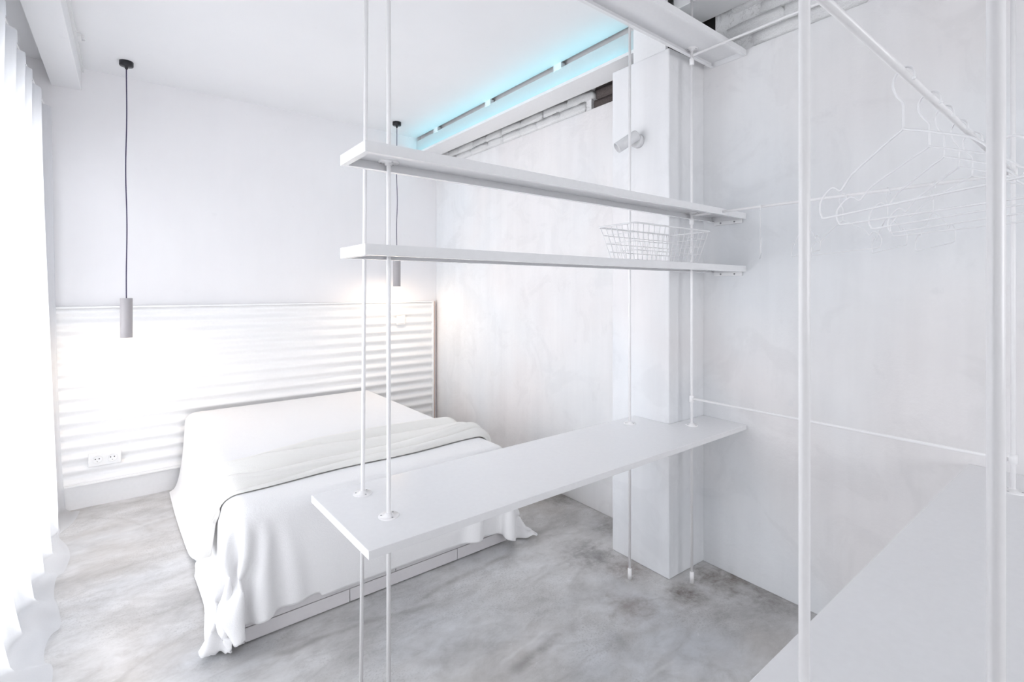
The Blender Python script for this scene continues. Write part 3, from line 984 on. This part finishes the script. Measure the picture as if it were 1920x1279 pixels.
# ------------------------------------------------------------------ clothes rack next to the camera
RY, RX, RZ = 0.2445, 2.122, 1.754
cr = thing('clothes_rack', 'white steel clothes rack with a low white bench board and hanging rails', 'clothes rack', (1.4, 0.2, 0))
o = Vector(cr.location)
pole(cr, o, 0.612, 0.2395, flanges_up=(BENCH_Z,), collars=(RZ,), r=0.0060)
pole(cr, o, 0.583, 0.0775, flanges_up=(BENCH_Z,), r=0.0063)
pole(cr, o, RX, RY, flanges_up=(BENCH_Z,), collars=(0.885, RZ, 2.488))
rel(MB().prism([(0.46, 0.381), (0.46, -0.06), (WALL_R - 0.001, -0.06), (WALL_R - 0.001, 0.381)], BENCH_Z - TH, BENCH_Z), o).build('bench_board', M['shelf'], cr, 0.0015)
rel(MB().tube([(0.619, 0.2405, RZ), (RX - 0.006, RY, RZ)], 0.0060, 14), o).build('hanging_rail', M['steel'], cr)
for z, n, lb in ((RZ - 0.001, 'hanging_rail', 'white rail along the right wall carrying the farther wire hangers'),
                 (0.880, 'cross_bar', 'low white steel cross bar along the right wall just above the desk board'),
                 (2.516, 'cross_bar', 'high white steel cross bar under the topmost shelf end')):
    tag(MB().tube([(2.123, 1.3215, z), (RX + 0.001, RY + 0.0065, z)], 0.0056, 14).build(n, M['steel']), lb, 'rail' if n == 'hanging_rail' else 'bar')

# ------------------------------------------------------------------ wire hangers
R_HOOK = 0.0205
hook = []
for a in np.linspace(-12, 205, 16):                # from the tip over the rail to the bulge
    t = math.radians(a)
    hook.append((-R_HOOK * math.cos(t) * 1.0, R_HOOK * math.sin(t)))
hc = 0.0078 - R_HOOK                               # hook centre below the rail's top
hook = [(u, w + hc) for u, w in hook]
neck = [(0.0125, -0.034), (0.004, -0.0445), (0.0005, -0.052), (0.0, -0.060), (0.0, -0.082), (0.0, -0.0895)]
hook_path = hook + catmull([hook[-1]] + neck, 4)[1:]
half = [(0.0, -0.0), (0.004, -0.0035), (0.03, -0.0135), (0.06, -0.0265), (0.09, -0.0395), (0.112, -0.0500), (0.128, -0.0625), (0.1385, -0.0730),
        (0.1460, -0.0735), (0.1540, -0.0670), (0.166, -0.0645), (0.184, -0.0735), (0.1975, -0.0870), (0.2000, -0.1020), (0.194, -0.1150), (0.182, -0.1205)]
right = [(-u, w) for u, w in half]
loop = half + [(0.09, -0.1205), (0.0, -0.1205), (-0.09, -0.1205)] + right[::-1][:-1]
loop = [(u, w - 0.0900) for u, w in loop]
def hanger_meshes():
    m = MB().tube([(u, 0, w) for u, w in hook_path], 0.00175, 8)
    tip = hook_path[0]
    hookm = m.mesh('hook')
    body = MB().tube([(u, 0, w) for u, w in catmull(loop, 4, True)], 0.00185, 8, closed=True).mesh('hanger_frame')
    tp = axis_lathe([(0, -0.003), (0.0022, -0.0025), (0.003, 0), (0.0022, 0.0025), (0, 0.003)], (tip[0], 0, tip[1]), (0, 0, 1), 12).mesh('hook_tip')
    for me in (hookm, body, tp):
        me.materials.append(M['wire'])
    return hookm, body, tp
HK, HB_, HT = hanger_meshes()
def hanger(x, y, z, heading, label, group):
    """heading: direction of the hanger's far end, degrees from +x."""
    t = thing('clothes_hanger', label, 'hanger', (x, y, z), group, math.radians(heading))
    for n, me in (('hook', HK), ('hanger_frame', HB_), ('hook_tip', HT)):
        c = bpy.data.objects.new(n, me)
        COL.objects.link(c)
        c.parent = t
def rail_y(x):
    return 0.2405 + (RY - 0.2405) * (x - 0.619) / (RX - 0.619)
main = [(0.998, 34.7, 'white wire hanger nearest the camera on the front rail'),
        (1.159, 26.0, 'second white wire hanger from the camera on the front rail'),
        (1.269, 37.0, 'middle white wire hanger of the five on the front rail'),
        (1.400, 38.0, 'fourth white wire hanger from the camera on the front rail'),
        (1.533, 27.0, 'white wire hanger farthest from the camera on the front rail')]
for x, a, lb in main:
    hanger(x, rail_y(x), RZ, 90 - a, lb, 'wire hangers on the front rail')
back = [(1.004, 26.0, 'white wire hanger seen edge-on, nearest the shelf ends on the wall rail'),
        (0.830, 21 + 14.5, 'white wire hanger half hidden by the pole, on the wall rail'),
        (0.697, 18 + 33, 'white wire hanger turned widest to view on the wall rail'),
        (0.558, 15 + 14, 'narrow looking white wire hanger beyond the front hangers, on the wall rail'),
        (0.433, 11.5 + 14.5, 'rightmost white wire hanger on the rail along the wall')]
for y, a, lb in back:
    hanger(2.1225, y, RZ - 0.001, a, lb, 'wire hangers on the wall rail')

# ------------------------------------------------------------------ wire basket
bs = thing('wire_basket', 'white wire basket standing on the middle shelf by the pillar', 'basket', (1.772, 1.276, SH2), rz=math.radians(-1.5))
TW, TD, BW, BD, BHT = 0.252, 0.099, 0.212, 0.066, 0.142
def rrect(w, d, z, r=0.018, k=5):
    pts = []
    for cx, cy, a0 in ((w - r, d - r, 0), (-w + r, d - r, 90), (-w + r, -d + r, 180), (w - r, -d + r, 270)):
        for i in range(k + 1):
            a = math.radians(a0 + 90 * i / k)
            pts.append((cx + r * math.cos(a), cy + r * math.sin(a), z))
    return pts
rim = MB().tube(rrect(TW, TD, BHT), 0.0034, 8, closed=True)
rim.build('rim', M['wire'], bs)
hz_ = MB()
for k in (0.0, 0.28, 0.52, 0.76):
    f = k
    hz_.tube(rrect(BW + (TW - 0.008 - BW) * f, BD + (TD - 0.008 - BD) * f, 0.002 + (BHT - 0.002) * k, 0.014), 0.0013, 6, closed=True)
hz_.build('horizontal_wires', M['wire'], bs)
vt = MB()
nxw, nyw = 15, 7
for i in range(nxw):
    k = -1 + 2 * i / (nxw - 1)
    a, b = k * (TW - 0.014), k * (BW - 0.010)
    vt.tube([(a, TD - 0.002, BHT), (b, BD, 0.003), (b, -BD, 0.003), (a, -TD + 0.002, BHT)], 0.0013, 6)
for i in range(nyw):
    k = -1 + 2 * i / (nyw - 1)
    a, b = k * (TD - 0.014), k * (BD - 0.008)
    vt.tube([(TW - 0.002, a, BHT), (BW, b, 0.0045), (-BW, b, 0.0045), (-TW + 0.002, a, BHT)], 0.0013, 6)
vt.build('vertical_wires', M['wire'], bs)
